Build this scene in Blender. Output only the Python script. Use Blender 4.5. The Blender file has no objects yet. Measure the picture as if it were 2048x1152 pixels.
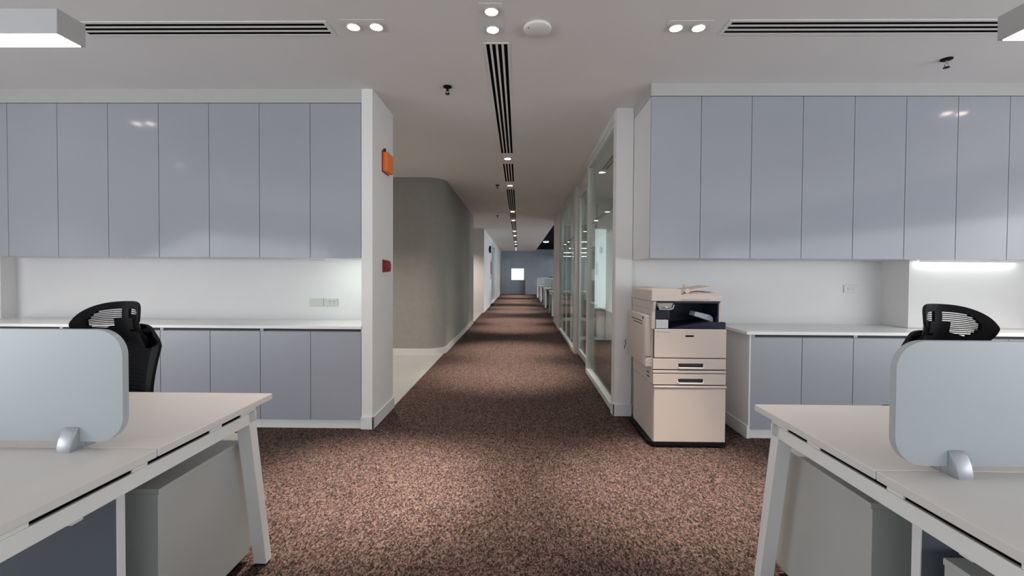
import bpy, bmesh, math, random
from math import sin, cos, pi, radians
from mathutils import Vector, Matrix
random.seed(7)
C = bpy.context.scene.collection
S = bpy.context.scene

# ------------------------------------------------------------------ camera
cam_d = bpy.data.cameras.new('camera'); cam = bpy.data.objects.new('camera', cam_d); C.objects.link(cam)
YAW, PITCH, ROLL = radians(.85), radians(-1.05), radians(.33)
fw = Vector((-sin(YAW)*cos(PITCH), cos(YAW)*cos(PITCH), sin(PITCH)))
rt = fw.cross(Vector((0, 0, 1))).normalized(); up = rt.cross(fw)
r2 = rt*cos(ROLL)+up*sin(ROLL); u2 = -rt*sin(ROLL)+up*cos(ROLL)
M = Matrix((r2, u2, -fw)).transposed().to_4x4(); M.translation = Vector((0, 0, 1.25))
cam.matrix_world = M
cam_d.sensor_fit = 'HORIZONTAL'; cam_d.sensor_width = 36; cam_d.lens = 36*880/2048
cam_d.shift_y = -11/2048; cam_d.clip_start = .02; cam_d.clip_end = 200
S.camera = cam

# ------------------------------------------------------------------ world, exposure, fill lamps
w = bpy.data.worlds.new('world'); S.world = w; w.use_nodes = True
w.node_tree.nodes['Background'].inputs[0].default_value = (.75, .85, 1, 1)
w.node_tree.nodes['Background'].inputs[1].default_value = .6
S.view_settings.view_transform = 'Standard'; S.view_settings.look = 'None'
S.view_settings.exposure = 0.16; S.view_settings.gamma = 1
S.view_settings.use_curve_mapping = False

def area(name, loc, aim, sx, sy, watts, col):
    d = bpy.data.lights.new(name, 'AREA'); d.shape = 'RECTANGLE'; d.size = sx; d.size_y = sy
    d.energy = watts; d.color = col
    o = bpy.data.objects.new(name, d); C.objects.link(o); o.location = loc
    o.rotation_euler = Vector(aim).to_track_quat('-Z', 'Y').to_euler()
    return o
# unseen fill lamp added behind the camera for ambient light
area('fill_rear', (0, -6.7, 1.05), (0, 1, .08), 13.5, 1.8, 110, (.92, .96, 1))
# unseen fill lamps added along both long sides, where the walls have no windows
area('fill_left', (-5.95, -2.3, 1.1), (1, .08, .2), 8, 1.9, 275, (.93, .965, 1))
area('fill_right', (5.9, -2.3, 1.1), (-1, .08, .2), 8, 1.9, 235, (.93, .965, 1))
area('fill_far_right', (8.25, 19.5, 1.5), (-1, .1, 0), 9, 1.6, 520, (.82, .91, 1))  # unseen lamp added to brighten the far open office

def spot(loc, watts, ang=58, blend=1, col=(1, .87, .75), aim=(0, 0, -1), rad=.035):
    d = bpy.data.lights.new('downlight_beam', 'SPOT'); d.energy = watts; d.color = col
    d.spot_size = radians(ang); d.spot_blend = blend; d.shadow_soft_size = rad
    o = bpy.data.objects.new('downlight_beam', d); C.objects.link(o); o.location = loc
    o.rotation_euler = Vector(aim).to_track_quat('-Z', 'Y').to_euler()
    return o
def beam(loc, watts, core, **k):      # reflector lamp: a narrow core and a weak wide spill
    spot(loc, watts, core, **k); spot(loc, watts*.08, 84, **k)

# ------------------------------------------------------------------ materials
def mat(name, col, rough=.5, metal=0, var=.03, scale=6, bump=0, bscale=200, spec=.5, coat=0):
    m = bpy.data.materials.new(name); m.use_nodes = True; nt = m.node_tree; N = nt.nodes; L = nt.links
    b = N['Principled BSDF']; tc = N.new('ShaderNodeTexCoord'); n = N.new('ShaderNodeTexNoise')
    n.inputs['Scale'].default_value = scale; n.inputs['Detail'].default_value = 3
    L.new(tc.outputs['Object'], n.inputs['Vector'])
    r = N.new('ShaderNodeValToRGB'); r.color_ramp.elements[0].position = .3; r.color_ramp.elements[1].position = .7
    r.color_ramp.elements[0].color = (*[c*(1-var) for c in col], 1)
    r.color_ramp.elements[1].color = (*[min(1, c*(1+var)) for c in col], 1)
    L.new(n.outputs['Fac'], r.inputs['Fac']); L.new(r.outputs['Color'], b.inputs['Base Color'])
    b.inputs['Roughness'].default_value = rough; b.inputs['Metallic'].default_value = metal
    b.inputs['Specular IOR Level'].default_value = spec; b.inputs['Coat Weight'].default_value = coat
    if bump:
        n2 = N.new('ShaderNodeTexNoise'); n2.inputs['Scale'].default_value = bscale
        L.new(tc.outputs['Object'], n2.inputs['Vector'])
        bp = N.new('ShaderNodeBump'); bp.inputs['Strength'].default_value = bump; bp.inputs['Distance'].default_value = .002
        L.new(n2.outputs['Fac'], bp.inputs['Height']); L.new(bp.outputs['Normal'], b.inputs['Normal'])
    return m
def emit(name, col, st):
    m = bpy.data.materials.new(name); m.use_nodes = True; b = m.node_tree.nodes['Principled BSDF']
    b.inputs['Base Color'].default_value = (*[c*.8 for c in col], 1)
    b.inputs['Emission Color'].default_value = (*col, 1); b.inputs['Emission Strength'].default_value = st
    return m
def glassmat(name, tint, rough=0.0, refl=1.0):
    m = bpy.data.materials.new(name); m.use_nodes = True; nt = m.node_tree; N = nt.nodes; L = nt.links
    N.remove(N['Principled BSDF']); out = N['Material Output']
    t = N.new('ShaderNodeBsdfTransparent'); t.inputs[0].default_value = (*tint, 1)
    g = N.new('ShaderNodeBsdfGlossy'); g.inputs['Roughness'].default_value = rough
    g.inputs[0].default_value = (.97, 1, .985, 1)
    fr = N.new('ShaderNodeFresnel'); fr.inputs[0].default_value = 1.5
    mu = N.new('ShaderNodeMath'); mu.operation = 'MULTIPLY'; mu.inputs[1].default_value = refl; mu.use_clamp = True
    L.new(fr.outputs[0], mu.inputs[0])
    mx = N.new('ShaderNodeMixShader'); L.new(mu.outputs[0], mx.inputs[0]); L.new(t.outputs[0], mx.inputs[1])
    L.new(g.outputs[0], mx.inputs[2]); L.new(mx.outputs[0], out.inputs[0])
    return m

def carpet():
    m = bpy.data.materials.new('carpet'); m.use_nodes = True; nt = m.node_tree; N = nt.nodes; L = nt.links
    b = N['Principled BSDF']; tc = N.new('ShaderNodeTexCoord')
    wob = N.new('ShaderNodeTexNoise'); wob.inputs['Scale'].default_value = 45; wob.inputs['Detail'].default_value = 2
    mp = N.new('ShaderNodeMapping'); mp.inputs['Scale'].default_value = (1.15, .62, 1); L.new(tc.outputs['Object'], mp.inputs['Vector'])
    L.new(mp.outputs[0], wob.inputs['Vector'])
    add = N.new('ShaderNodeMixRGB'); add.blend_type = 'ADD'; add.inputs[0].default_value = .035
    L.new(mp.outputs[0], add.inputs[1]); L.new(wob.outputs['Color'], add.inputs[2])
    v = N.new('ShaderNodeTexVoronoi'); v.inputs['Scale'].default_value = 150; L.new(add.outputs[0], v.inputs['Vector'])
    n = N.new('ShaderNodeTexNoise'); n.inputs['Scale'].default_value = 170; n.inputs['Detail'].default_value = 4
    n.inputs['Roughness'].default_value = .7
    L.new(add.outputs[0], n.inputs['Vector'])
    sep = N.new('ShaderNodeSeparateColor'); L.new(v.outputs['Color'], sep.inputs[0])
    ma = N.new('ShaderNodeMath'); ma.operation = 'MULTIPLY_ADD'; ma.inputs[1].default_value = .5
    L.new(sep.outputs[0], ma.inputs[0]); 
    m2 = N.new('ShaderNodeMath'); m2.operation = 'MULTIPLY'; m2.inputs[1].default_value = .55
    L.new(n.outputs['Fac'], m2.inputs[0]); L.new(m2.outputs[0], ma.inputs[2])
    r = N.new('ShaderNodeValToRGB'); e = r.color_ramp.elements
    e[0].position = .30; e[0].color = (.014, .010, .009, 1)
    e[1].position = .78; e[1].color = (.165, .114, .100, 1)
    a = r.color_ramp.elements.new(.5); a.color = (.055, .037, .033, 1)
    L.new(ma.outputs[0], r.inputs['Fac']); L.new(r.outputs['Color'], b.inputs['Base Color'])
    b.inputs['Roughness'].default_value = 1; b.inputs['Specular IOR Level'].default_value = .05
    bp = N.new('ShaderNodeBump'); bp.inputs['Strength'].default_value = .8; bp.inputs['Distance'].default_value = .006
    L.new(ma.outputs[0], bp.inputs['Height']); L.new(bp.outputs['Normal'], b.inputs['Normal'])
    return m

def tiles():
    m = mat('lobby_tile', (.36, .365, .365), .18, 0, .02, 2)
    return m

K = dict(
    carpet=carpet(), tile=tiles(),
    wall=mat('wall_paint', (.71, .705, .70), .75, 0, .012, 3, .15, 300),
    ceil=mat('ceiling_paint', (.80, .78, .765), .9, 0, .015, 1.5, .1, 250),
    black_ceil=mat('black_ceiling', (.006, .006, .007), .95, spec=.05),
    grey=mat('grey_wallcovering', (.31, .31, .29), .8, 0, .04, 12, .2, 500),
    door=mat('cabinet_gloss', (.325, .34, .385), .11, 0, .012, 2, spec=.22),
    basedoor=mat('cabinet_satin', (.33, .345, .39), .3, 0, .012, 2),
    carcass=mat('cabinet_white', (.68, .69, .70), .4, 0, .01, 3),
    counter=mat('counter_white', (.80, .81, .81), .25, 0, .01, 5),
    dark=mat('shadow_gap', (.03, .03, .035), .7),
    desk=mat('desk_laminate', (.72, .69, .66), .42, 0, .012, 8),
    metal=mat('white_powdercoat', (.82, .82, .80), .45, 0, .01, 8),
    ped=mat('pedestal_steel', (.50, .51, .49), .45, 0, .015, 6),
    screen=mat('screen_laminate', (.43, .475, .495), .35, 0, .015, 2),
    screen_edge=mat('screen_edge', (.45, .49, .51), .4),
    bracket=mat('bracket_silver', (.42, .44, .47), .35, .5, .02, 20),
    room_fill=emit('room_fill_diffuser', (1, 1, .97), 60),
    modesty=mat('modesty_laminate', (.12, .135, .16), .5, 0, .02, 5),
    black=mat('black_plastic', (.0025, .0025, .0035), .6, 0, .1, 20, spec=.2),
    mesh=mat('black_mesh', (.004, .004, .006), .8, 0, .2, 60, spec=.15),
    chrome=mat('chrome', (.6, .6, .6), .2, 1),
    cream=mat('printer_cream', (.57, .50, .455), .45, 0, .015, 6, .1, 400),
    creamdark=mat('printer_shade', (.44, .40, .36), .5, 0, .02, 6),
    navy=mat('printer_navy', (.006, .008, .028), .4, 0, .1, 9),
    silver=mat('printer_silver', (.50, .53, .57), .35, .1, .02, 8),
    orange=mat('orange_plastic', (.86, .20, .03), .45, 0, .03, 20),
    red=mat('red_plastic', (.20, .008, .014), .35, 0, .05, 20),
    signred=mat('red_board', (.5, .02, .05), .5),
    plate=mat('socket_plate', (.50, .52, .46), .4), plate2=mat('socket_plate_white', (.60, .60, .60), .4),
    frame=mat('partition_frame', (.62, .635, .61), .4, 0, .01, 5),
    glass=glassmat('partition_glass', (.90, .935, .92), 0, .45),
    fixture=mat('fixture_aluminium', (.45, .45, .46), .5, 0, .01, 5),
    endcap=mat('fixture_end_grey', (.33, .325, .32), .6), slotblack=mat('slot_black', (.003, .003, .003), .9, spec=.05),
    linear=emit('linear_diffuser', (.93, .97, 1), 4.5),
    linear_far=emit('pendant_diffuser', (.93, .97, 1), 40),
    led=emit('led_strip', (.95, 1, .95), 7),
    led_green=emit('led_strip_left', (.93, 1, .93), 40),
    lamp=emit('downlight_lamp', (1, .82, .68), 60),
    lampcool=emit('downlight_cool', (.95, .98, 1), 40),
    panel_glow=emit('bright_patch_glow', (.80, .90, .93), .55),
    dayend=emit('blind_pane', (.86, .93, .95), .85),
    fascia=mat('fascia_shaded', (.44, .44, .435), .4, 0, .01, 3),  # colour darkened to stand for the weak light near the ceiling
    endcab=mat('far_cabinet', (.33, .37, .42), .14, 0, .03, 1.5),
    trim=mat('downlight_trim', (.5, .48, .46), .5),
)

# ------------------------------------------------------------------ mesh helpers
def bx(bm, x0, x1, y0, y1, z0, z1, bev=0, seg=2):
    x0, x1 = min(x0, x1), max(x0, x1); y0, y1 = min(y0, y1), max(y0, y1); z0, z1 = min(z0, z1), max(z0, z1)
    vs = [bm.verts.new((x, y, z)) for x in (x0, x1) for y in (y0, y1) for z in (z0, z1)]
    fs = [bm.faces.new([vs[i] for i in q]) for q in ((0, 1, 3, 2), (4, 6, 7, 5), (0, 4, 5, 1), (2, 3, 7, 6), (0, 2, 6, 4), (1, 5, 7, 3))]
    if bev:
        es = list({e for f in fs for e in f.edges})
        bmesh.ops.bevel(bm, geom=es, offset=bev, segments=seg, profile=.5, affect='EDGES')
    return bm
def prism(bm, pts, axis, a0, a1, bev=0):
    """pts: 2-D outline; axis 'x','y','z' is the extrusion axis (outline given in the other two, in order)."""
    def p(u, v, a): return {'x': (a, u, v), 'y': (u, a, v), 'z': (u, v, a)}[axis]
    A = [bm.verts.new(p(u, v, a0)) for u, v in pts]; B = [bm.verts.new(p(u, v, a1)) for u, v in pts]
    n = len(pts); fs = [bm.faces.new(A), bm.faces.new(B[::-1])]
    for i in range(n): fs.append(bm.faces.new((A[i], B[i], B[(i+1) % n], A[(i+1) % n])))
    if bev:
        es = list({e for f in fs[:2] for e in f.edges})
        bmesh.ops.bevel(bm, geom=es, offset=bev, segments=2, profile=.5, affect='EDGES')
    return bm
def rrect(x0, x1, z0, z1, r, n=8, corners=(1, 1, 1, 1)):
    pts = []
    for (cx, cz, a, k) in ((x1-r, z1-r, 0, 0), (x0+r, z1-r, 90, 1), (x0+r, z0+r, 180, 2), (x1-r, z0+r, 270, 3)):
        if corners[k]:
            for i in range(n+1):
                t = radians(a+90*i/n); pts.append((cx+r*cos(t), cz+r*sin(t)))
        else:
            pts.append(((x1, z1), (x0, z1), (x0, z0), (x1, z0))[k])
    return pts
def lathe(bm, prof, cx, cy, n=24, flip=False):
    rings = []
    for r, z in prof:
        rings.append([bm.verts.new((cx+r*cos(2*pi*i/n), cy+r*sin(2*pi*i/n), z)) for i in range(n)])
    for a, b in zip(rings, rings[1:]):
        for i in range(n): bm.faces.new((a[i], a[(i+1) % n], b[(i+1) % n], b[i]))
    bm.faces.new(rings[0]); bm.faces.new(rings[-1][::-1])
    return bm
def tube(bm, pts, r, n=8):
    rings = []; pts = [Vector(p) for p in pts]
    for i, p in enumerate(pts):
        d = (pts[min(i+1, len(pts)-1)]-pts[max(i-1, 0)]).normalized()
        a = d.cross(Vector((0, 0, 1)))
        if a.length < .01: a = d.cross(Vector((1, 0, 0)))
        a.normalize(); b = d.cross(a)
        rings.append([bm.verts.new(p+(a*cos(2*pi*k/n)+b*sin(2*pi*k/n))*r) for k in range(n)])
    for A, B in zip(rings, rings[1:]):
        for k in range(n): bm.faces.new((A[k], A[(k+1) % n], B[(k+1) % n], B[k]))
    bm.faces.new(rings[0]); bm.faces.new(rings[-1][::-1])
    return bm
def sheet(bm, fn, nu, nv, th, keep=lambda i, j: True):
    """solid shell over fn(u,v,t) with t = 0 front, 1 back; cells kept by keep(i,j)."""
    F = {}; 
    def v(i, j, t):
        if (i, j, t) not in F: F[(i, j, t)] = bm.verts.new(fn(i/nu, j/nv, t*th))
        return F[(i, j, t)]
    for i in range(nu):
        for j in range(nv):
            if not keep(i, j): continue
            bm.faces.new((v(i, j, 0), v(i+1, j, 0), v(i+1, j+1, 0), v(i, j+1, 0)))
            bm.faces.new((v(i, j, 1), v(i, j+1, 1), v(i+1, j+1, 1), v(i+1, j, 1)))
            for di, dj, a, b in ((-1, 0, (0, 0), (0, 1)), (1, 0, (1, 0), (1, 1)), (0, -1, (0, 0), (1, 0)), (0, 1, (0, 1), (1, 1))):
                ii, jj = i+di, j+dj
                if ii < 0 or jj < 0 or ii >= nu or jj >= nv or not keep(ii, jj):
                    bm.faces.new((v(i+a[0], j+a[1], 0), v(i+a[0], j+a[1], 1), v(i+b[0], j+b[1], 1), v(i+b[0], j+b[1], 0)))
    return bm
def nb(): return bmesh.new()
def obj(name, bm, m, parent=None, smooth=False):
    bmesh.ops.recalc_face_normals(bm, faces=bm.faces)
    me = bpy.data.meshes.new(name); bm.to_mesh(me); bm.free()
    o = bpy.data.objects.new(name, me); C.objects.link(o)
    me.materials.append(K[m] if isinstance(m, str) else m)
    if smooth:
        for p in me.polygons: p.use_smooth = True
        try: me.set_sharp_from_angle(angle=radians(40))
        except Exception: pass
    if parent is not None:
        me.transform(Matrix.Translation(-parent.location)); o.parent = parent
    return o
def thing(name, label, cat, loc=(0, 0, 0), group=None):
    """parts are given in world coordinates; obj() offsets them to the Empty"""
    o = bpy.data.objects.new(name, None); C.objects.link(o); o.location = loc; o.empty_display_size = .1
    o['label'] = label; o['category'] = cat
    if group: o['group'] = group
    return o
def tag(o, label, cat, group=None):
    o['label'] = label; o['category'] = cat
    if group: o['group'] = group
    return o
def struct(name, bm, m, parent=None):
    o = obj(name, bm, m, parent)
    if parent is None: o['kind'] = 'structure'
    return o
def sroot(name, loc=(0, 0, 0)):
    o = bpy.data.objects.new(name, None); C.objects.link(o); o.location = loc; o['kind'] = 'structure'; return o
def copy_tree(o, parent=None):
    c = o.copy(); C.objects.link(c)
    if parent is not None: c.parent = parent
    for ch in list(o.children): copy_tree(ch, c)
    return c
def sub(name, bm, m, part, smooth=False):      # sub-part of a part (both in world coords)
    o = obj(name, bm, m, None, smooth); o.data.transform(Matrix.Translation(-part.parent.location)); o.parent = part
    return o

CZ = 2.715
# ------------------------------------------------------------------ shell
XL, XR, YB, YE = -6.2, 8.4, -7.0, 28.0
struct('floor', bx(nb(), XL, XR, YB, YE+.2, -.05, 0), 'carpet')
struct('floor_lobby_tile', bx(nb(), XL+.01, -1.165, 4.075, 14.2, -.001, .004), 'tile')
b = nb(); bx(b, XL, 1.03, YB, YE+.2, CZ, CZ+.14); bx(b, 1.03, XR, YB, 12.0, CZ, CZ+.14); struct('ceiling', b, 'ceil')
struct('ceiling_open_office', bx(nb(), 1.03, XR, 12.0, YE+.2, CZ+.14, CZ+.25), 'black_ceil')
struct('wall_left', bx(nb(), XL-.1, XL, YB, YE+.2, 0, CZ), 'wall')
struct('wall_right', bx(nb(), XR, XR+.1, YB, YE+.2, 0, CZ+.14), 'wall')
b = nb(); bx(b, XL, XR, YB-.12, YB, 0, .6); bx(b, XL, XR, YB-.12, YB, 2.5, CZ)
for x in (XL, -3.2, -.1, 3.0, XR-.5): bx(b, x, x+.5, YB-.12, YB, .6, 2.5)
struct('wall_rear', b, 'wall')
struct('wall_end', bx(nb(), XL, XR, YE, YE+.1, 0, CZ+.14), 'endcab')

# left storage niche: pillar at its right end
b = nb(); bx(b, -1.256, -1.168, 3.5, 4.075, 0, CZ)
struct('wall_pillar', b, 'wall')
struct('wall_niche_left', bx(nb(), XL, -1.256, 3.96, 4.075, 0, CZ), 'wall')
struct('wall_niche_left_pier', bx(nb(), -5.2, -4.60, 3.84, 3.96, .829, 1.376), 'wall')
b = nb(); bx(b, -1.259, -1.155, 3.487, 3.5, 0, .1, .002); bx(b, -1.168, -1.155, 3.487, 4.08, 0, .1, .002)
struct('baseboard_pillar', b, 'carcass')
struct('trim_1', bx(nb(), -4.54, -1.258, 3.502, 3.9, 2.607, CZ), 'fascia')

# right: partition end column, back wall and pier
b = nb(); bx(b, .855, 1.003, 3.90, 4.02, 0, CZ); struct('wall_column', b, 'wall')
struct('wall_niche_right', bx(nb(), 1.003, 5.3, 3.925, 4.02, 0, CZ), 'wall')
struct('wall_niche_right_pier', bx(nb(), 3.20, 4.6, 3.655, 3.925, .828, 1.384), 'wall')
b = nb(); bx(b, .843, 1.008, 3.888, 3.90, 0, .105, .002); bx(b, .843, .855, 3.888, 4.0, 0, .105, .002); bx(b, 1.008, 1.75, 3.913, 3.925, 0, .105)
struct('baseboard_column', b, 'carcass')
struct('trim_2', bx(nb(), 1.006, 4.1, 3.402, 3.92, 2.621, CZ), 'fascia')
struct('wall_office_side', bx(nb(), 5.3, 5.4, 2.2, 12.0, 0, CZ), 'wall')

# ------------------------------------------------------------------ cabinets
def upper_unit(x0, x1, yf, yb, z0, z1, label, grp, end=None):
    t = thing('wall_cabinet', label, 'cabinet', ((x0+x1)/2, yf, z0), grp)
    b = nb(); bx(b, x0+.001, x1-.001, yf+.02, yb, z0, z1); obj('carcass', b, 'carcass', t)
    xm = (x0+x1)/2
    for a, c in ((x0, xm), (xm, x1)):
        obj('door', bx(nb(), a+.0018, c-.0018, yf, yf+.019, z0-.002, z1-.003, .0012, 1), 'door', t)
def base_unit(x0, x1, yf, yb, ztop, label, grp):
    t = thing('base_cabinet', label, 'cabinet', ((x0+x1)/2, yf, 0), grp)
    b = nb(); bx(b, x0+.001, x1-.001, yf+.02, yb, .068, ztop); obj('carcass', b, 'carcass', t)
    obj('plinth', bx(nb(), x0+.001, x1-.001, yf+.012, yf+.05, 0, .068), 'carcass', t)
    xm = (x0+x1)/2
    for a, c in ((x0, xm), (xm, x1)):
        obj('door', bx(nb(), a+.0018, c-.0018, yf, yf+.019, .072, ztop-.022, .0012, 1), 'basedoor', t)
    obj('grip_channel', bx(nb(), x0+.03, x1-.012, yf+.004, yf+.021, ztop-.018, ztop-.003), 'dark', t)
    b = nb(); bx(b, x0, x0+.028, yf, yf+.02, ztop-.021, ztop-.001); obj('filler_strip', b, 'basedoor', t)

LX = [-1.259, -2.076, -2.890, -3.714, -4.53]
ordw = ['first', 'second', 'third', 'fourth']
for i in range(4):
    upper_unit(LX[i+1], LX[i], 3.50, 3.955, 1.376, 2.604,
        ['glossy grey wall cabinet pair of doors directly beside the pillar with orange lamp',
         'glossy grey double-door wall cabinet second from the left pillar',
         'glossy grey double-door wall cabinet third from the left pillar, mirroring two lamps',
         'glossy wall cabinet at the left picture edge, farthest from the pillar'][i],
        'wall cabinets left of the corridor')
    base_unit(LX[i+1], LX[i], 3.50, 3.955, .804,
        ['grey base cabinet against the left pillar, nearest the corridor',
         'grey base cabinet just right of the left office chair, second from the pillar',
         'grey base cabinet behind the left office chair, third from the pillar',
         'grey base cabinet at the left picture edge, mostly behind the desk screen'][i],
        'base cabinets left of the corridor')
tag(obj('countertop', bx(nb(), -4.56, -1.257, 3.487, 3.958, .805, .829, .002), 'counter'),
    'long thin white countertop over the left base cabinets', 'countertop')
RX = [1.006, 1.771, 2.546, 3.319, 4.09]
for i in range(4):
    upper_unit(RX[i], RX[i+1], 3.40, 3.92, 1.384, 2.618,
        ['glossy wall cabinet pair of doors directly above the photocopier',
         'glossy wall cabinet second from the corridor on the right side',
         'glossy wall cabinet third from the corridor on the right, above the wall socket end',
         'glossy wall cabinet at the right picture edge over the bright strip light'][i],
        'wall cabinets right of the corridor')
BX = [1.782, 2.558, 3.334, 4.11]
for i in range(3):
    base_unit(BX[i], BX[i+1], 3.385, 3.92, .80,
        ['grey base cabinet beside the photocopier with white end panel',
         'grey base cabinet second from the photocopier, behind the right chair',
         'grey base cabinet at the right picture edge behind the desk screen'][i],
        'base cabinets right of the corridor')
struct('trim_3', bx(nb(), 1.768, 1.7818, 3.383, 3.92, 0, .80, .001, 1), 'carcass')
struct('baseboard_cabinet_end', bx(nb(), 1.756, 1.768, 3.38, 3.92, 0, .1, .002), 'carcass')
tag(obj('countertop', bx(nb(), 1.742, 4.13, 3.37, 3.922, .801, .826, .002), 'counter'),
    'long thin white countertop over the right base cabinets', 'countertop')

# under-cabinet lights
def strip(x0, x1, y, z, label, m='led'):
    t = thing('strip_light', label, 'light', ((x0+x1)/2, y, z-.012))
    b = nb(); bx(b, x0, x1, y+.002, y+.03, z-.006, z); bx(b, x0, x1, y, y+.002, z-.016, z); obj('housing', b, 'metal', t)
    obj('diffuser', bx(nb(), x0+.003, x1-.003, y+.003, y+.027, z-.012, z-.006), m, t)
strip(3.23, 4.05, 3.60, 1.384, 'bright white strip light under the right wall cabinets')
strip(-1.60, -1.27, 3.62, 1.376, 'short strip light under the left wall cabinets beside the pillar', 'led_green')

# sockets and switch
def socket(x0, x1, z0, z1, y, label, m, kind):
    t = thing('wall_socket', label, 'socket', ((x0+x1)/2, y, (z0+z1)/2))
    obj('plate', bx(nb(), x0, x1, y-.009, y, z0, z1, .002), m, t)
    xm = (x0+x1)/2; zm = (z0+z1)/2
    if kind == 'power':
        b = nb()
        b.free()
        for cx in (xm-.008, xm+.03):
            for dx, dz in ((-.007, .01), (.007, .01), (0, -.012)): obj('pin_hole', bx(nb(), cx+dx-.002, cx+dx+.002, y-.0096, y-.0088, zm+dz-.005, zm+dz+.005), 'dark', t)
    elif kind == 'blank':
        obj('cover', bx(nb(), x0+.025, x1-.025, y-.011, y-.009, zm-.016, zm+.016, .001), m, t)
    else:
        obj('rocker', bx(nb(), x0+.03, x1-.03, y-.012, y-.009, zm-.018, zm+.014, .001), 'plate', t)
socket(-1.888, -1.764, .957, 1.022, 3.96, 'pale plain data socket plate on left niche wall, left of the pair', 'plate', 'blank')
socket(-1.758, -1.634, .955, 1.020, 3.96, 'pale power socket with pin holes on left niche wall, right of the pair', 'plate', 'power')
socket(2.868, 2.99, 1.108, 1.172, 3.925, 'white socket plate on the right niche wall above the counter', 'plate2', 'switch')
t = thing('light_switch', 'white switch plate on the inner side of the left pillar', 'switch', (-1.256, 3.58, 1.18))
obj('plate', bx(nb(), -1.264, -1.256, 3.54, 3.62, 1.14, 1.215, .002), 'plate2', t)
obj('rocker', bx(nb(), -1.268, -1.264, 3.565, 3.595, 1.16, 1.195, .001), 'plate2', t)

# emergency lamp and alarm on the pillar
t = thing('emergency_light', 'orange emergency light box high on the side of the left pillar', 'light', (-1.168, 3.82, 2.21))
b = nb(); prism(b, rrect(3.745, 3.915, 2.125, 2.29, .014, 4), 'x', -1.168, -1.12, .006); o = obj('case', b, 'orange', t, True)
obj('rear_plate', bx(nb(), -1.170, -1.160, 3.738, 3.92, 2.118, 2.30, .003), 'red', t)
b = nb(); prism(b, [(3.76, 2.29), (3.80, 2.29), (3.78, 2.325)], 'x', -1.165, -1.145); obj('mounting_hook', b, 'dark', t)
t = thing('fire_alarm', 'dark red fire alarm call point on the side of the left pillar', 'alarm', (-1.168, 3.8, 1.31))
b = nb(); prism(b, [(-1.168, 1.262), (-1.125, 1.268), (-1.118, 1.30), (-1.118, 1.335), (-1.128, 1.362), (-1.168, 1.372)], 'y', 3.755, 3.85, .004); obj('case', b, 'red', t)
obj('button', bx(nb(), -1.1185, -1.113, 3.785, 3.82, 1.30, 1.33, .002), 'signred', t)

# ------------------------------------------------------------------ lobby, grey rounded volume
GX, GY = -1.14, 6.68
pts = [(-4.2, GY), (GX-.30, GY)] + [(GX-.30+.30*sin(radians(a)), GY+.30-.30*cos(radians(a))) for a in range(6, 91, 6)] + [(GX, 11.12), (-4.2, 11.12)]
o = struct('wall_rounded_core', prism(nb(), pts, 'z', .11, CZ), 'grey')
for p in o.data.polygons: p.use_smooth = True
o.data.set_sharp_from_angle(angle=radians(30))
pts2 = [(-4.2, GY-.006), (GX-.30, GY-.006)] + [(GX-.30+.306*sin(radians(a)), GY+.30-.306*cos(radians(a))) for a in range(6, 91, 6)] + [(GX+.006, 11.125), (-4.2, 11.125)]
struct('baseboard_core', prism(nb(), pts2, 'z', .004, .11), 'carcass')
struct('wall_lobby_back', bx(nb(), XL, -1.12, 14.2, 14.35, 0, CZ), 'wall')
struct('wall_left_corridor', bx(nb(), -1.25, -1.12, 14.35, 18.2, 0, CZ), 'wall')
struct('wall_left_far', bx(nb(), -1.25, -1.12, 21.3, 28.0, 0, CZ), 'wall')
d = sroot('door_1', (-1.15, 19.7, 0))
b = nb(); bx(b, -1.2, -1.12, 18.2, 18.35, 0, CZ); bx(b, -1.2, -1.12, 21.1, 21.3, 0, CZ); bx(b, -1.2, -1.12, 18.35, 21.1, 2.45, CZ); bx(b, -1.2, -1.12, 18.35, 21.1, 0, .08)
bx(b, -1.19, -1.14, 19.68, 19.76, .08, 2.45); obj('door_frame', b, 'carcass', d)
obj('door_pane', bx(nb(), -1.17, -1.16, 18.35, 21.1, .08, 2.45), 'glass', d)
area('lobby_far_light', (-2.6, 19.7, 2.5), (.6, 0, -1), 1, 3, 60, (.9, .95, 1))
t = thing('notice_board', 'narrow red board on white wall at the far left of the corridor', 'board', (-1.10, 17.7, 1.2))
obj('backing', bx(nb(), -1.119, -1.105, 17.3, 18.1, 1.05, 1.85, .003), 'plate2', t)
obj('panel', bx(nb(), -1.105, -1.10, 17.4, 18.0, 1.25, 1.75, .002), 'signred', t)
t = thing('exit_lamp', 'small black wall lamp high on the far left corridor wall', 'lamp', (-1.12, 16.6, 2.2))
obj('bracket', bx(nb(), -1.12, -1.10, 16.5, 16.7, 2.1, 2.25, .003), 'black', t)
obj('shade', prism(nb(), rrect(16.48, 16.75, 2.06, 2.32, .05, 5), 'x', -1.10, -1.05), 'black', t)
t = thing('door_stop', 'small black door stop on the floor by the far left wall', 'door stop', (-1.06, 17.6, 0))
obj('stopper', lathe(nb(), [(.05, 0), (.05, .05), (.03, .07)], -1.06, 17.6, 14), 'black', t)

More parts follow.
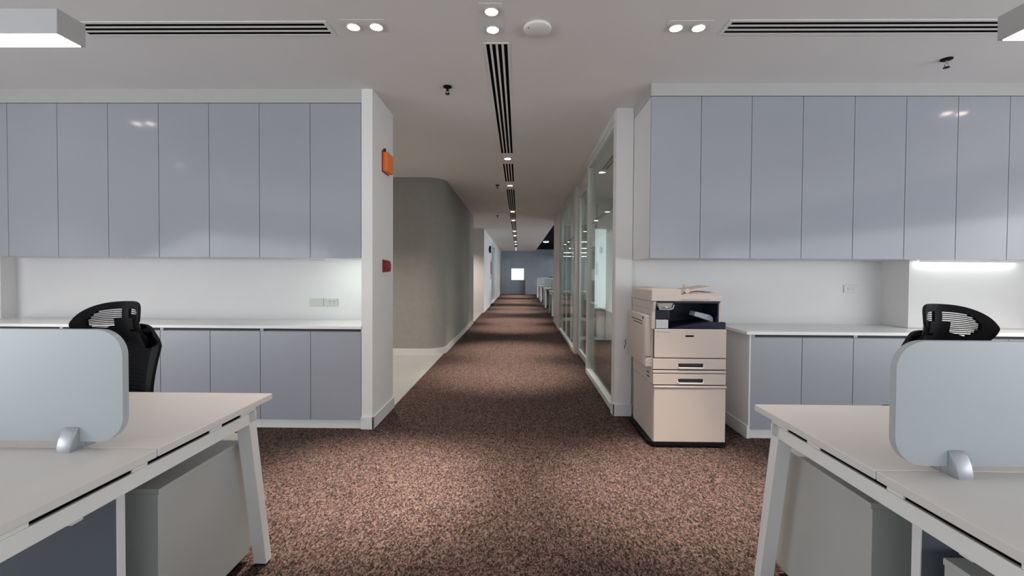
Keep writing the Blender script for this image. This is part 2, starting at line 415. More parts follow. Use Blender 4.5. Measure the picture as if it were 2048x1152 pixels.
# ------------------------------------------------------------------ glass partition to the meeting rooms
PA = math.atan2(.065, 6.95)
def proot(name):
    o = sroot(name, (.86, 3.95, 0)); return o
def pob(name, bm, m, root):      # local coords: y along the partition, x across
    bmesh.ops.rotate(bm, verts=bm.verts, cent=(0, 0, 0), matrix=Matrix.Rotation(-PA, 3, 'Z'))
    bmesh.ops.translate(bm, verts=bm.verts, vec=(.86, 3.95, 0))
    return obj(name, bm, m, root)
def window(name, s0, s1, mids=()):
    r = proot(name); b = nb()
    bx(b, 0, .05, s0, s0+.04, 0, 2.60); bx(b, 0, .05, s1-.05, s1, 0, 2.60)
    bx(b, -.005, .055, s0, s1, 0, .055); bx(b, 0, .05, s0, s1, 2.60, 2.64)
    for m_ in mids: bx(b, .015, .035, m_-.004, m_+.004, .055, 2.60)
    pob('window_frame', b, 'frame', r)
    pob('pane', bx(nb(), .02, .03, s0+.04, s1-.05, .055, 2.60), 'glass', r)
window('window_1', .07, 1.70)
window('window_2', 3.2, 6.0, (4.6,))
r = proot('door_2'); b = nb()
bx(b, 0, .10, 1.70, 1.75, 0, 2.64); bx(b, 0, .05, 3.0, 3.2, 0, 2.64); bx(b, .05, .10, 3.0, 3.04, 0, 2.64); bx(b, .055, .095, 1.75, 3.0, 2.52, 2.64)
pob('door_frame', b, 'frame', r)
b = nb(); bx(b, .06, .09, 1.76, 1.81, .01, 2.51); bx(b, .06, .09, 2.94, 2.99, .01, 2.51); bx(b, .06, .09, 1.81, 2.94, .01, .09); bx(b, .06, .09, 1.81, 2.94, 2.45, 2.51)
lf = pob('door_leaf', b, 'frame', r)
o = pob('glazing', bx(nb(), .07, .08, 1.81, 2.94, .09, 2.45), 'glass', r)
b = nb(); tube(b, [(.03, 1.79, .85), (.03, 1.79, 1.25)], .012); tube(b, [(.03, 1.79, .88), (.062, 1.79, .88)], .008); tube(b, [(.03, 1.79, 1.22), (.062, 1.79, 1.22)], .008)
pob('door_handle', b, 'black', r)
b = nb(); bx(b, 0, .10, 6.0, 7.75, 0, CZ); pr = proot('wall_partition_end'); pob('post', b, 'frame', pr)
r = proot('trim_4'); pob('header', bx(nb(), -.01, .11, .05, 7.75, 2.64, CZ), 'frame', r)
# rooms behind
struct('wall_meeting_room_back', bx(nb(), 1.50, 5.3, 8.46, 8.56, 0, CZ), 'wall')
r = sroot('window_3', (1.2, 8.5, 0)); b = nb()
bx(b, 1.0, 1.50, 8.47, 8.53, 0, .06); bx(b, 1.0, 1.04, 8.47, 8.53, .06, CZ); bx(b, 1.04, 1.50, 8.47, 8.53, 2.6, CZ)
obj('window_frame', b, 'frame', r); obj('pane', bx(nb(), 1.04, 1.5, 8.495, 8.505, .06, 2.6), 'glass', r)
r = sroot('window_4', (2.0, 12.0, 0)); b = nb()
bx(b, 1.03, 5.3, 11.97, 12.03, 0, .08); bx(b, 1.03, 5.3, 11.97, 12.03, 2.6, CZ)
for x in (1.03, 2.2, 3.6, 5.24): bx(b, x, x+.06, 11.97, 12.03, .08, 2.6)
obj('window_frame', b, 'frame', r); obj('pane', bx(nb(), 1.09, 5.24, 11.995, 12.005, .08, 2.6), 'glass', r)
t = thing('bright_patch_panel', 'tall pale self-lit panel standing for a bright patch behind the first glass pane', 'board', (1.62, 8.4, 0))
obj('panel', bx(nb(), 1.42, 1.66, 8.40, 8.43, .62, 2.12, .004), 'panel_glow', t)  # self-lit panel stands for a bright patch behind the glass, no lamp inside
b = nb(); bx(b, 1.40, 1.42, 8.39, 8.44, 0, 2.14); bx(b, 1.66, 1.68, 8.39, 8.44, 0, 2.14); bx(b, 1.40, 1.68, 8.39, 8.44, .6, .62); bx(b, 1.4, 1.68, 8.39, 8.44, 2.12, 2.14)
obj('stand', b, 'frame', t)

# ------------------------------------------------------------------ end of the corridor
def endunit(name, x0, x1, z0, z1, dp, label):
    t = thing(name, label, 'cabinet', ((x0+x1)/2, YE-dp, z0)); xm = (x0+x1)/2
    obj('carcass', bx(nb(), x0, x1, YE-dp+.02, YE-.001, z0, z1), 'endcab', t)
    for a, c in ((x0, xm), (xm, x1)): obj('door', bx(nb(), a+.004, c-.004, YE-dp, YE-dp+.02, z0+.05, z1-.01, .002, 1), 'endcab', t)
endunit('tall_cabinet', -1.1, -.52, 0, 2.2, .45, 'tall grey cabinet at the far end, left of the bright window')
endunit('low_cabinet', .42, 1.25, 0, 1.0, .4, 'low grey cabinet at the far end, right of the bright window')
r = sroot('window_5', (-.06, YE, 1.2)); b = nb()
bx(b, -.50, .38, YE-.04, YE, .86, .90); bx(b, -.50, .38, YE-.04, YE, 1.63, 1.67); bx(b, -.5, -.46, YE-.04, YE, .9, 1.63); bx(b, .34, .38, YE-.04, YE, .9, 1.63)
obj('window_frame', b, 'endcab', r); obj('pane', bx(nb(), -.46, .34, YE-.02, YE-.01, .90, 1.63), 'dayend', r)

# ------------------------------------------------------------------ ceiling fittings
def slot_diffuser(x0, x1, y0, y1, along, n, label, grp=None, inset=.02):
    t = thing('slot_diffuser', label, 'air vent', ((x0+x1)/2, (y0+y1)/2, CZ), grp)
    b = nb(); z0 = CZ-.0035
    bx(b, x0-inset, x1+inset, y0-inset, y0, z0, CZ); bx(b, x0-inset, x1+inset, y1, y1+inset, z0, CZ)
    bx(b, x0-inset, x0, y0, y1, z0, CZ); bx(b, x1, x1+inset, y0, y1, z0, CZ); obj('frame', b, 'ceil', t)
    obj('plenum', bx(nb(), x0, x1, y0, y1, CZ-.0015, CZ), 'slotblack', t)
    b = nb()
    if along == 'x':
        p = (y1-y0)/(n-.38)
        for i in range(n-1): bx(b, x0, x1, y0+p*i+p*.62, y0+p*(i+1), z0, CZ-.001)
    else:
        p = (x1-x0)/(n-.38)
        for i in range(n-1): bx(b, x0+p*i+p*.6, x0+p*(i+1), y0, y1, z0, CZ-.001)
    obj('blades', b, 'ceil', t)
slot_diffuser(-2.65, -1.15, 2.585, 2.70, 'x', 3, 'long three-slot air diffuser in the ceiling left of the corridor line')
slot_diffuser(1.225, 2.95, 2.585, 2.70, 'x', 3, 'long three-slot air diffuser in the ceiling right of the corridor line')
cx = -.150
segs = [(2.82, 5.34), (5.84, 6.96), (7.58, 10.03), (10.52, 11.6), (12.15, 14.6), (15.15, 16.3), (16.9, 19.3), (19.85, 21.0), (21.6, 24.0), (24.6, 25.7)]
names = ['first and longest-looking four-slot air diffuser leading into the corridor', 'second corridor slot diffuser, just past the first corridor downlight',
 'third corridor slot diffuser, beyond the second corridor downlight', 'fourth corridor slot diffuser counting from the front', 'fifth corridor slot diffuser counting from the front',
 'sixth corridor slot diffuser counting from the front', 'seventh corridor slot diffuser counting from the front', 'eighth corridor slot diffuser counting from the front',
 'ninth corridor slot diffuser, second from the far end', 'farthest slot diffuser of the corridor line']
for (a, c), l in zip(segs, names): slot_diffuser(cx-.066, cx+.070, a, c, 'y', 4, l, 'corridor slot diffusers', .012)

def lampbody(bm_r, x, y, r): return lathe(nb(), [(r, CZ-.0005), (r, CZ-.006), (r*.86, CZ-.009), (r*.84, CZ-.004)], x, y, 24)
def downlight(pts, label, watts, grp=None, ang=40, m='lamp', r=.036, hide=False, aim=(0, 0, -1), col=(1, .87, .75), frame=True):
    xs = [p[0] for p in pts]; ys = [p[1] for p in pts]; X, Y = sum(xs)/len(xs), sum(ys)/len(ys)
    t = thing('downlight', label, 'ceiling light', (X, Y, CZ), grp)
    if frame: 
        mgn = .062; b = nb(); bx(b, min(xs)-mgn, max(xs)+mgn, min(ys)-mgn, max(ys)+mgn, CZ-.0015, CZ); obj('frame', b, 'ceil', t)
    for (x, y) in pts:
        o = obj('trim_ring', lathe(nb(), [(r*1.12, CZ-.004), (r*1.12, CZ-.010), (r*.98, CZ-.012), (r*.95, CZ-.006)], x, y, 24), 'trim', t)
        o = obj('lamp', lathe(nb(), [(r*.94, CZ-.006), (r*.94, CZ-.012), (r*.5, CZ-.014)], x, y, 24), m, t, True)
        beam((x, y, CZ-.03), watts, ang, aim=aim, col=col)
W1 = 400
downlight([(-.984, 2.612), (-.848, 2.612)], 'pair of warm downlights left of the corridor line, by the left air diffuser', W1*1.2, aim=(0, -.02, -1))
downlight([(.918, 2.632), (1.05, 2.632)], 'pair of warm downlights right of the corridor line, by the right air diffuser', W1, aim=(0, -.02, -1))
downlight([(-.159, 2.464), (-.163, 2.644)], 'pair of glaring warm downlights at top centre, in line with the corridor', 170)
downlight([(-3.74, 2.72), (-3.61, 2.72)], 'pair of warm downlights beyond the left linear ceiling light', W1)
downlight([(3.80, 2.80), (3.93, 2.80)], 'pair of warm downlights beyond the right linear ceiling light', W1)
yl = [5.565, 7.236, 10.23, 11.87, 14.87, 16.58, 19.6, 21.3, 24.3, 26.0]
for i, y in enumerate(yl):
    downlight([(cx+.003, y)], ('nearest', 'second', 'third', 'fourth', 'fifth', 'sixth', 'seventh', 'eighth', 'ninth', 'farthest')[i]+' single downlight along the corridor diffuser line',
        720 if i else 700, 'corridor downlights', 50, r=.04, frame=True)
for (x, y), l in (((1.17, 6.29), 'downlight in the first glass meeting room, nearer the corridor glass door'), ((1.24, 7.4), 'downlight in the first glass meeting room, nearer its rear wall')):
    downlight([(x, y)], l, 60, ang=100, m='lampcool', col=(.95, 1, 1), frame=False)
slot_diffuser(1.14, 1.22, 4.6, 6.15, 'y', 2, 'black ceiling slot seen through the first glass pane', inset=.01)
for (x, y), l in (((1.29, 21), 'round lamp in the black open ceiling at the far right'),):
    t = thing('round_lamp', l, 'ceiling light', (x, y, CZ+.14)); 
    obj('rim', lathe(nb(), [(.14, CZ+.14), (.14, CZ+.10), (.12, CZ+.09)], x, y, 20), 'trim', t); obj('diffuser', lathe(nb(), [(.115, CZ+.10), (.115, CZ+.082), (.06, CZ+.08)], x, y, 20), 'lampcool', t)
# lobby lamps (behind the pillar) and small one lighting the far pink wall
for (x, y), l, wt in (((-1.75, 5.3), 'lobby downlight hidden above the tiled floor behind the pillar', 190), ((-3.6, 5.3), 'inner lobby downlight farther behind the pillar', 190),
        ((-1.7, 13.2), 'downlight washing the pale wall past the grey rounded wall', 240)):
    downlight([(x, y)], l, wt, ang=110, frame=False)
# the meeting room linear lamps are unseen fill, added to brighten the rooms
def linear(x0, x1, y0, y1, z0, z1, label, m='linear', grp=None):
    t = thing('linear_light', label, 'ceiling light', ((x0+x1)/2, (y0+y1)/2, z1), grp)
    b = nb(); e = .006
    bx(b, x0, x1, y0, y0+e, z0, z1); bx(b, x0, x1, y1-e, y1, z0, z1); bx(b, x0, x0+e, y0+e, y1-e, z0, z1); bx(b, x1-e, x1, y0+e, y1-e, z0, z1); bx(b, x0+e, x1-e, y0+e, y1-e, z1-.01, z1)
    obj('housing', b, 'fixture', t)
    for xe_ in (x0-.003, x1): obj('end_cap', bx(nb(), xe_, xe_+.003, y0, y1, z0, z1), 'endcap', t)
    obj('diffuser', bx(nb(), x0+e, x1-e, y0+e, y1-e, z0-.002, z0+.012), m, t)
    return t
def pendant(x0, x1, y0, y1, z0, z1, label, m='linear', grp=None):
    t = linear(x0, x1, y0, y1, z0, z1, label, m, grp)
    for k in (x0+.35, x1-.35):
        obj('cable', tube(nb(), [(k, (y0+y1)/2, z1-.002), (k, (y0+y1)/2, CZ)], .0015, 6), 'fixture', t)
        obj('cable_anchor', lathe(nb(), [(.014, CZ), (.014, CZ-.012), (.004, CZ-.02)], k, (y0+y1)/2, 12), 'fixture', t)
    return t
pendant(-3.72, -1.322, 1.248, 1.330, 1.932, 2.000, 'slim white hanging linear light at the top left corner above the desk screen')
pendant(1.377, 3.8, 1.218, 1.300, 1.930, 1.998, 'slim white hanging linear light at the top right corner above the desk screen')
for (x, y), l in (((-4.6, 1.07), 'single downlight over the left desk row outside the picture'), ((-4.5, .32), 'second single downlight over the left desk row outside the picture')):
    downlight([(x, y)], l, 60)
for i, y in enumerate((14.0, 17.5, 21.0, 25.0)):
    linear(2.0, 6.5, y, y+.12, 2.3, 2.38, ['nearest', 'second', 'third', 'farthest'][i]+' hanging linear lamp of the open office at the far right', 'linear_far', 'far pendant lights')
    for k in (2.3, 6.2): 
        o = [q for q in C.objects if q.name.startswith('linear_light')][-1]
        obj('cable', tube(nb(), [(k, y+.06, 2.38), (k, y+.06, CZ+.14)], .004, 6), 'black', o)
linear(2.0, 4.2, 5.6, 5.75, 2.62, CZ, 'added unseen linear fill light inside the first glass meeting room', 'room_fill')
linear(2.0, 4.2, 10.0, 10.15, 2.62, CZ, 'added unseen linear fill light inside the second glass meeting room', 'room_fill')

# wireless access dome, sprinklers
t = thing('ceiling_disc', 'round white shallow disc device on the ceiling right of the central lamps', 'device', (.103, 2.638, CZ))
obj('shell', lathe(nb(), [(.078, CZ), (.082, CZ-.006), (.080, CZ-.016), (.068, CZ-.022), (.02, CZ-.024)], .103, 2.638, 36), 'ceil', t, True)
obj('indicator', lathe(nb(), [(.003, CZ-.022), (.003, CZ-.026)], .05, 2.60, 10), 'dark', t)
for (x, y), l in (((-.564, 3.457), 'black ceiling sprinkler left of the first corridor diffuser'), ((2.868, 3.028), 'black ceiling sprinkler near the right linear ceiling light'),
                  ((-.354, 7.24), 'black ceiling sprinkler in the corridor before the grey wall ends'), ((-.534, 10.98), 'small black ceiling sprinkler farther down the corridor')):
    t = thing('sprinkler', l, 'sprinkler', (x, y, CZ))
    obj('escutcheon', lathe(nb(), [(.034, CZ), (.034, CZ-.006), (.02, CZ-.012)], x, y, 20), 'black', t)
    b = nb(); lathe(b, [(.009, CZ-.01), (.009, CZ-.035)], x, y, 12); tube(b, [(x-.009, y, CZ-.03), (x-.014, y, CZ-.045), (x, y, CZ-.055)], .003, 6); tube(b, [(x+.009, y, CZ-.03), (x+.014, y, CZ-.045), (x, y, CZ-.055)], .003, 6)
    obj('body', b, 'chrome' if y < 3.2 and x > 0 else 'black', t)
    obj('deflector', lathe(nb(), [(.006, CZ-.052), (.018, CZ-.056), (.018, CZ-.059)], x, y, 16), 'black', t)

# ------------------------------------------------------------------ desks
def desk(xe, y0, sx, label, grp=None, L=1.6, modesty=True):
    """xe = corridor end edge, sx = direction away from the corridor, y0 near edge"""
    t = thing('bench_desk', label, 'desk', (xe, y0+.6, 0), grp)
    X = lambda a: xe+sx*a
    for (a, c) in ((0, .598), (.602, 1.2)):
        obj('worktop', bx(nb(), X(0), X(L), y0+a, y0+c, .710, .735, .0025), 'desk', t)
    obj('slot_shade_strip', bx(nb(), X(.027), X(.060), y0+.085, y0+1.11, .6895, .7105), 'slotblack', t)  # black strip added to stand for the shade inside the under-top slot
    obj('cable_gap_strip', bx(nb(), X(.07), X(L-.07), y0+.592, y0+.608, .700, .710), 'dark', t)
    b = nb(); bx(b, X(.018), X(.068), y0+.08, y0+1.115, .645, .690, .002)
    obj('rail', b, 'metal', t)
    b = nb()
    b.free()
    for qa, qb in ((.08, .28), (.54, .59), (.85, .91), (1.02, 1.115)): obj('spacer', bx(nb(), X(.022), X(.064), y0+qa, y0+qb, .690, .710), 'metal', t)
    obj('rail', bx(nb(), X(L-.068), X(L-.018), y0+.08, y0+1.115, .645, .690, .002), 'metal', t)
    for xa in (.018, L-.073):
        for (ya, yb_) in ((.14, .0), (1.06, 1.2)):
            b = nb(); s = 1 if yb_ > ya else -1
            prism(b, [(y0+ya, .690), (y0+ya+s*.045, .690), (y0+yb_+s*.02, 0.008), (y0+yb_-s*.02, 0.008)], 'x', X(xa), X(xa+.055), .002)
            lg = obj('leg', b, 'metal', t)
            sub('foot', bx(nb(), X(xa+.008), X(xa+.047), y0+yb_-.014, y0+yb_+.014, 0, .008), 'black', lg)
    b = nb(); bx(b, X(.068), X(L-.068), y0+.30, y0+.34, .648, .688); bx(b, X(.068), X(L-.068), y0+.86, y0+.90, .648, .688); obj('crossbeam', b, 'metal', t)
    if modesty:
        b = nb(); prism(b, rrect(min(X(.11), X(L-.1)), max(X(.11), X(L-.1)), .05, .69, .02, 5), 'y', y0+.585, y0+.608); mp = obj('modesty_panel', b, 'modesty', t)
        sub('edge_band', bx(nb(), X(.106), X(.1115), y0+.584, y0+.609, .07, .675, .001, 1), 'metal', mp)
        for q in (.16,): 
            b = nb(); prism(b, [(X(.070), .66), (X(.104), .66), (X(.098), .606), (X(.078), .606)], 'y', y0+.425, y0+.455); obj('tray_bracket', b, 'metal', t)
    return t
def divider(xe, y, sx, label, grp=None, L=1.4, z0=.757, z1=1.083, bk=(.128, 1.15)):
    t = thing('desk_divider', label, 'desk screen', (xe, y, .735), grp)
    xa, xb = min(xe, xe+sx*L), max(xe, xe+sx*L)
    obj('panel', prism(nb(), rrect(xa, xb, z0, z1, .075, 10), 'y', y-.010, y+.010, .0015), 'screen', t, False)
    for q in bk:
        b = nb(); x0 = xe+sx*q
        for s in (-1, 1):
            pts = [(y+s*.0105, .735), (y+s*.040, .735), (y+s*.040, .748), (y+s*.034, .770), (y+s*.024, .789), (y+s*.016, .797), (y+s*.0105, .799)]
            prism(b, pts, 'x', x0, x0+sx*.040, .003)
        bx(b, x0+sx*.004, x0+sx*.036, y-.0105, y+.0105, .735, .756)
        o = obj('bracket', b, 'bracket', t, True)
    return t
def pedestal(xa, xb, y0, y1, front, label, grp=None, zt=.553):
    """front=+1: drawers face +y"""
    t = thing('pedestal_drawers', label, 'drawer unit', ((xa+xb)/2, (y0+y1)/2, 0), grp)
    obj('body', bx(nb(), xa, xb, y0, y1, .045, zt-.018, .002), 'ped', t)
    ya, yb_ = (y0, y1+.022) if front > 0 else (y0-.022, y1)
    obj('lid', bx(nb(), xa-.004, xb+.004, ya, yb_, zt-.018, zt, .002), 'ped', t)
    h = (zt-.018-.06)/3
    for i in range(3):
        yy = (y1, y1+.018) if front > 0 else (y0-.018, y0)
        dr = obj('drawer', bx(nb(), xa+.003, xb-.003, yy[0], yy[1], .055+i*h+.002, .055+(i+1)*h-.002, .002), 'ped', t)
        yh = yy[1] if front > 0 else yy[0]
        sub('handle', bx(nb(), (xa+xb)/2-.05, (xa+xb)/2+.05, yh-.003, yh+.006 if front > 0 else yh+.003, .055+(i+1)*h-.03, .055+(i+1)*h-.018, .001, 1), 'bracket', dr)
    for x in (xa+.04, xb-.04):
        for y in (y0+.045, y1-.045):
            b = nb(); tube(b, [(x-.01, y, .022), (x+.01, y, .022)], .022, 14); bx(b, x-.006, x+.006, y-.006, y+.006, .03, .046); obj('caster', b, 'black', t)
    return t
dL = desk(-1.052, .662, -1, 'white bench desk in the left foreground')
sL = divider(-1.145, 1.262, -1, 'pale rounded desk screen standing on the left foreground desk')
pedestal(-1.56, -1.155, 1.385, 1.865, 1, 'grey mobile drawer unit under the left desk')
dR = desk(.950, .572, 1, 'white bench desk in the right foreground')
sR = divider(.985, 1.165, 1, 'pale rounded desk screen standing on the right foreground desk', bk=(.135, 1.15))
pR = pedestal(1.09, 1.49, 1.355, 1.845, 1, 'grey mobile drawer unit under the far half of the right desk')
pedestal(1.075, 1.475, .62, 1.11, -1, 'low grey mobile drawer unit at the bottom right picture corner', zt=.545)

for src, scr, sx in ((dL, sL, -1), (dR, sR, 1)):  # unseen desk rows added to block light from under the foreground desks
    for k in range(2):
        for q, nm in ((src, 'bench desk'), (scr, 'desk screen')):
            o = copy_tree(q); o.location = q.location+Vector((sx*1.62*k, -3.0, 0))
            o['label'] = 'added unseen white %s blocking light behind the photographer, %s side, %s' % (nm, 'left' if sx < 0 else 'right', 'by the aisle' if k == 0 else 'outer end')
# ------------------------------------------------------------------ chairs
def chair(x, y, label, ang=0, htop=1.115, zs=.0):
    """faces -y at ang 0"""
    t = thing('office_chair', label, 'chair', (x, y, 0))
    def O(n, b, m, sm=True):
        return obj(n, b, m, t, sm)
    P = lambda a, c, z: (x+a, y+c, z)
    # headrest: curved pierced shell
    HW, HH, zc = .172, .118, htop-.118
    def outline(u, v): return (max(0, 1-abs(u)**2.8))**.55 if v > 0 else (max(0, 1-abs(u)**7))**.5
    def hf(i, j, th):
        u = i*2-1; v = j*2-1; uu = math.copysign(abs(u)**.92, u)
        zz = v*HH*outline(uu*.97, v)
        return P(uu*HW*(1-.06*abs(uu)), .245-.125*abs(uu)**1.7-.02*v-th+.025*v*v, zc+zz-.004)
    NU, NV = 48, 20
    def keep(i, j):
        u = abs((i+.5)/NU*2-1); v = (j+.5)/NV*2-1
        if u > .10 and u < .78:
            lim = .5*(1-max(0, (u-.45)/.33)**2.6)
            if abs(v-.20) < lim and not (u < .27 and -.18 < v < .28): return False
        return True
    O('headrest', sheet(nb(), hf, NU, NV, .016, keep), 'black')
    hm = C.objects[-1]
    b = nb()
    for s in (-1, 1):
        for k in range(-6, 7):
            v = .20+k/6*.50; pts = []
            for q in range(9):
                u = s*(.09+.70*q/8); uu = math.copysign(abs(u)**.92, u)
                pts.append(P(uu*HW*(1-.06*abs(uu)), .237-.125*abs(uu)**1.7-.02*v+.025*v*v, zc+v*HH*outline(uu*.97, v)-.004))
            tube(b, pts, .0024, 5)
    sub_o = obj('headrest_mesh', b, 'mesh', t)
    # stem
    b = nb(); tube(b, [P(0, .27, .86), P(0, .285, .95), P(0, .27, 1.03)], .018, 10); prism(b, [(x-.035, .93), (x+.035, .93), (x+.028, 1.03), (x-.028, 1.03)], 'y', y+.25, y+.272, .004); O('neck_stem', b, 'black')
    # backrest
    def bf(i, j, th):
        u = i*2-1; v = j; wv = .210*(1-.10*(1-v)-.0*v)
        top = .985-.05*abs(u)**3; z = .50+(top-.50)*v
        e = (1-max(0, v-.8)/.2*0.0)
        cr = 1-.22*max(0, (v-.86)/.14)**2
        return P(u*wv*cr, .265-.075*u*u+.05*(v-.5)-.06*math.sin(pi*(1-v))*.5-th, z)
    O('backrest', sheet(nb(), bf, 22, 18, .02, lambda i, j: not (3 <= i < 19 and 2 <= j < 16)), 'black')
    b = nb()
    def bm_(i, j, th):
        i = .12+.76*i; j = .09+.82*j; p = bf(i, j, th); return (p[0], p[1]-.008-.0015*sin(j*150), p[2])
    sheet(b, bm_, 16, 80, .004)
    obj('backrest_mesh', b, 'mesh', t)
    b = nb(); tube(b, [P(0, .10, .43), P(0, .24, .45), P(0, .30, .55), P(0, .295, .75), P(0, .28, .88)], .022, 10); O('spine', b, 'black')
    # seat
    def sf(i, j, th):
        u = i*2-1; v = j*2-1; k = (1-abs(u)**4)**.25 if abs(u) < 1 else 0
        return P(u*.245*(1-.08*max(0, -v)), v*.23*(.82+.18*k), .475-.012*(1-u*u)-(.03*max(0, -v)**3)-th)
    O('seat', sheet(nb(), sf, 18, 16, .05), 'black')
    for s in (-1, 1):
        b = nb(); tube(b, [P(s*.22, .03, .42), P(s*.275, .03, .45), P(s*.285, .05, .55), P(s*.285, .05, .625)], .014, 8); bx(b, x+s*.285-.035, x+s*.285+.035, y-.07, y+.16, .625, .648, .008); O('armrest', b, 'black')
    O('gas_lift', lathe(nb(), [(.03, .09), (.03, .24), (.018, .25), (.018, .40), (.07, .405), (.07, .43)], x, y, 16), 'black')
    b = nb()
    for k in range(5):
        a = 2*pi*k/5+.3; tube(b, [P(0, 0, .10), P(.14*cos(a), .14*sin(a), .085), P(.29*cos(a), .29*sin(a), .062)], .017, 8)
    O('star_base', b, 'black')
    for k in range(5):
        a = 2*pi*k/5+.3; cx_, cy_ = .29*cos(a), .29*sin(a)
        b = nb(); tube(b, [P(cx_-.02*sin(a), cy_+.02*cos(a), .028), P(cx_+.02*sin(a), cy_-.02*cos(a), .028)], .028, 12); tube(b, [P(cx_, cy_, .03), P(cx_, cy_, .06)], .008, 6); O('caster', b, 'black')
    return t
cL = chair(-1.975, 1.955, 'black mesh office chair with headrest at the left foreground desk', htop=1.108)
cR = chair(2.03, 1.93, 'black mesh office chair with headrest at the right foreground desk', htop=1.123)

# far open-plan desks on the right (copies)
rows = [13.15, 16.55, 20.0, 23.4]
pos = ['nearest', 'second', 'third', 'farthest']
for i, y in enumerate(rows):
    for src, dx, lab in ((dR, .03, 'white bench desk in the open office far down the corridor, %s of the row'),
                         (sR, .02, 'white desk screen in the open office far down the corridor, %s of the row'),
                         (pR, .0, 'white drawer unit under the far open office desks, %s of the row'),
                         (cR, -.2, 'black office chair by the far open office desks, %s of the row')):
        o = copy_tree(src); o.location = src.location+Vector((dx, y-.572, 0)); o['label'] = lab % pos[i]
        o['group'] = {'desk': 'far office desks', 'desk screen': 'far office screens', 'drawer unit': 'far office drawer units', 'chair': 'far office chairs'}[o['category']]

# ------------------------------------------------------------------ photocopier
t = thing('photocopier', 'cream floor-standing office photocopier beside the glass partition', 'photocopier', (1.24, 3.46, 0))
F = 3.185; BK = 3.745; x0, x1 = .984, 1.503
b = nb(); prism(b, [(x0+.0, F+.0), (x1, F+.0), (x1+.03, F+.06), (x1+.03, BK), (x0-.03, BK), (x0-.03, F+.06)], 'z', .012, .036, .003); obj('base_plate', b, 'black', t)
for x in (x0+.05, x1-.05):
    for y in (F+.06, BK-.06): obj('caster', tube(nb(), [(x-.012, y, .013), (x+.012, y, .013)], .013, 12), 'black', t)
cab = obj('cabinet', bx(nb(), x0, x1, F+.015, BK, .038, .452, .004), 'cream', t)
sub('cabinet_door', bx(nb(), x0+.002, x1-.002, F, F+.0148, .042, .432, .004), 'cream', cab)
sub('door_lip', bx(nb(), x0-.002, x1+.002, F-.004, F+.0148, .436, .451, .003), 'cream', cab)
x0b, x1b = .978, 1.500
body = obj('body', bx(nb(), x0b, x1b, F+.022, BK, .456, .863, .006), 'cream', t)
def tray(z0, z1):
    b = nb(); hz0 = z0+.014; hz1 = hz0+.029; hx0, hx1 = 1.158, 1.338
    # drawer front with a real pocket
    bx(b, x0b, hx0, F, F+.02, z0, z1, .002); bx(b, hx1, x1b, F, F+.02, z0, z1, .002)
    bx(b, hx0-.002, hx1+.002, F, F+.02, z0, hz0, 0); bx(b, hx0-.002, hx1+.002, F, F+.02, hz1, z1, 0); 
    d = obj('paper_tray', b, 'cream', t)
    sub('handle', bx(nb(), hx0, hx1, F+.014, F+.0205, hz0, hz1), 'creamdark', d)
    b = nb(); tube(b, [(hx0-.004, F-.001, hz0+.01), (hx0, F-.001, hz0-.001), (hx0+.01, F-.002, hz0-.004), (hx1-.01, F-.002, hz0-.004), (hx1, F-.001, hz0-.001), (hx1+.004, F-.001, hz0+.01)], .0035, 6)
    sub('handle_lip', b, 'counter', d)
tray(.460, .538); tray(.571, .648)
obj('tray_strip', bx(nb(), x0b-.001, x1b+.001, F-.001, F+.02, .543, .562, .003), 'cream', t)
b = nb(); bx(b, x0b+.002, x1b-.002, F+.012, F+.022, .4525, .863); obj('seam_backing', b, 'dark', t)
fc = obj('front_cover', bx(nb(), x0b+.006, x1b, F-.001, F+.0118, .654, .862, .004), 'cream', t)
sub('latch', bx(nb(), 1.206, 1.266, F-.003, F+.001, .807, .819, .003), 'black', fc)
sub('keyhole', bx(nb(), 1.004, 1.009, F-.0025, F+.001, .80, .825, .001, 1), 'creamdark', fc)
sub('label_strip', bx(nb(), 1.00, 1.10, F-.0022, F-.0005, .842, .858, .0005, 1), 'silver', fc)
# upper structure: rear block, left wall, right post, navy cavity
b = nb(); bx(b, .968, 1.462, F+.30, BK, .863, 1.062, .004); obj('rear_block', b, 'cream', t)
pts = [(F+.31, .863), (F+.015, .863), (F+.015, .99), (F-.004, 1.03), (F-.012, 1.062), (F+.31, 1.062)]
obj('side_wall', prism(nb(), pts, 'x', .968, .992, .003), 'cream', t)
obj('side_post', bx(nb(), 1.448, 1.464, F+.01, F+.31, .905, 1.062, .003), 'cream', t)
b = nb(); bx(b, .992, 1.448, F+.285, F+.30, .864, 1.062); bx(b, 1.440, 1.448, F+.012, F+.285, .9, 1.058); bx(b, .992, 1.0, F+.02, F+.285, .864, 1.06); bx(b, .992, 1.448, F+.0, F+.285, 1.050, 1.061); obj('cavity_lining', b, 'navy', t)
pts = [(1.09, .864), (1.497, .864), (1.497, .912), (1.46, .915), (1.38, .912), (1.28, .902), (1.18, .886), (1.11, .868)]
obj('output_tray', prism(nb(), pts, 'y', F+.004, F+.284, .003), 'navy', t)
obj('control_block', bx(nb(), .995, 1.082, F-.0, F+.12, .866, .928, .003), 'silver', t)
obj('control_screen', bx(nb(), .996, 1.10, F+.03, F+.28, .929, 1.0, .004), 'navy', t)
b = nb(); prism(b, [(.995, 1.058), (1.12, 1.058), (1.105, 1.012), (1.015, 1.012)], 'y', F+.004, F+.06, .003); o = obj('panel_underside', b, 'creamdark', t)
b = nb(); tube(b, [(1.022, F-.002, 1.04), (1.016, F-.002, 1.006), (1.09, F-.002, 1.004), (1.112, F-.002, 1.01), (1.122, F-.002, 1.038)], .004, 6); sub('panel_edge', b, 'silver', o)
sub('panel_knob', lathe(nb(), [(.012, 1.014), (.012, 1.022), (.006, 1.026)], 1.066, F-.002, 14), 'silver', o)
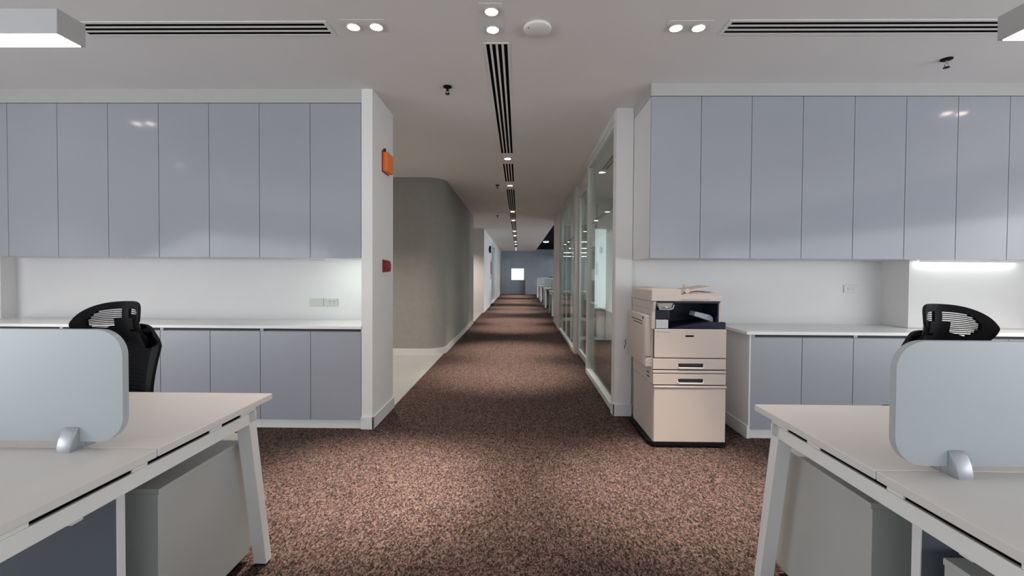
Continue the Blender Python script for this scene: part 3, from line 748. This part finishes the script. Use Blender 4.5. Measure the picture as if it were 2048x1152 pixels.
b = nb(); prism(b, [(1.290, .955), (1.300, .985), (1.405, .962), (1.428, .945), (1.432, .912), (1.415, .910), (1.40, .925), (1.305, .948)], 'y', F+.06, F+.16, .003); obj('offset_catch_tray', b, 'silver', t)
# scanner and document feeder
sc = obj('scanner_bed', bx(nb(), .957, 1.464, F-.012, BK, 1.064, 1.108, .005), 'cream', t)
sub('grip', bx(nb(), 1.060, 1.368, F-.0135, F-.008, 1.072, 1.082, .002), 'creamdark', sc)
sub('glass_lid', bx(nb(), 1.20, 1.455, F+.02, BK-.03, 1.108, 1.116, .003), 'cream', sc)
pts = [(.958, 1.064)] + [(.958, 1.135)] + [(.958+.018*(1-cos(radians(a))), 1.135+.018*sin(radians(a))) for a in (30, 60, 90)] + [(1.135, 1.153), (1.165, 1.148), (1.168, 1.110), (1.168, 1.064)]
fe = obj('document_feeder', prism(nb(), pts, 'y', F-.014, BK-.02, .004), 'cream', t)
sub('feeder_hinge', bx(nb(), 1.03, 1.09, F+.25, F+.29, 1.150, 1.158, .002), 'creamdark', fe)
b = nb(); prism(b, [(1.165, 1.112), (1.165, 1.118), (1.245, 1.140), (1.44, 1.172), (1.442, 1.163), (1.30, 1.142), (1.255, 1.124)], 'y', F+.09, F+.36, .002); it = obj('input_tray', b, 'cream', t)
b = nb(); prism(b, [(1.215, 1.14), (1.245, 1.152), (1.262, 1.146), (1.258, 1.120), (1.235, 1.118)], 'y', F+.075, F+.095, .002); sub('paper_guide', b, 'cream', it)
sub('guide_pin', lathe(nb(), [(.009, 1.155), (.009, 1.178), (.005, 1.182)], 1.305, F+.30, 12), 'cream', it)
b = nb(); prism(b, [(1.20, 1.110), (1.26, 1.124), (1.33, 1.128), (1.40, 1.120), (1.44, 1.128), (1.462, 1.112)], 'y', F+.10, F+.40, .002); obj('feeder_output', b, 'creamdark', t)
# side feeder
sf_ = obj('side_feeder', bx(nb(), .930, .968, F+.065, BK+.02, .582, .958, .008, 3), 'cream', t, True)
sub('bypass_slot', bx(nb(), .9285, .932, F+.12, F+.43, .905, .911), 'dark', sf_)
sub('bypass_grip', bx(nb(), .9285, .932, F+.12, F+.38, .884, .890), 'dark', sf_)
sub('latch_knob', tube(nb(), [(.924, F+.10, .935), (.934, F+.10, .935)], .009, 12), 'dark', sf_)
obj('feeder_side_panel', bx(nb(), .934, .9905, F+.050, F+.070, .652, .955, .009, 3), 'cream', t, True)
b = nb(); prism(b, [(.934, .58), (.990, .58), (.990, .645), (.962, .645), (.944, .636), (.935, .618)], 'y', F+.045, F+.08, .003); hg = obj('feeder_foot', b, 'cream', t)
sub('screw', tube(nb(), [(.968, F+.042, .612), (.968, F+.047, .612)], .004, 8), 'creamdark', hg)
b = nb(); bx(b, .9765, .9785, F+.03, BK, .556, .560); bx(b, .9665, .9685, F+.02, BK-.01, .998, 1.003); obj('side_seams', b, 'creamdark', t)
b = nb(); bx(b, .9755, .979, F+.10, F+.15, .522, .530); bx(b, .9755, .979, F+.10, F+.15, .49, .498); obj('side_marks', b, 'dark', t)
b = nb(); tube(b, [(.925, BK+.03, .70), (.915, BK+.025, .685), (.922, BK+.02, .665), (.912, BK+.02, .645), (.912, BK+.03, .62)], .003, 6); obj('cord', b, 'black', t)
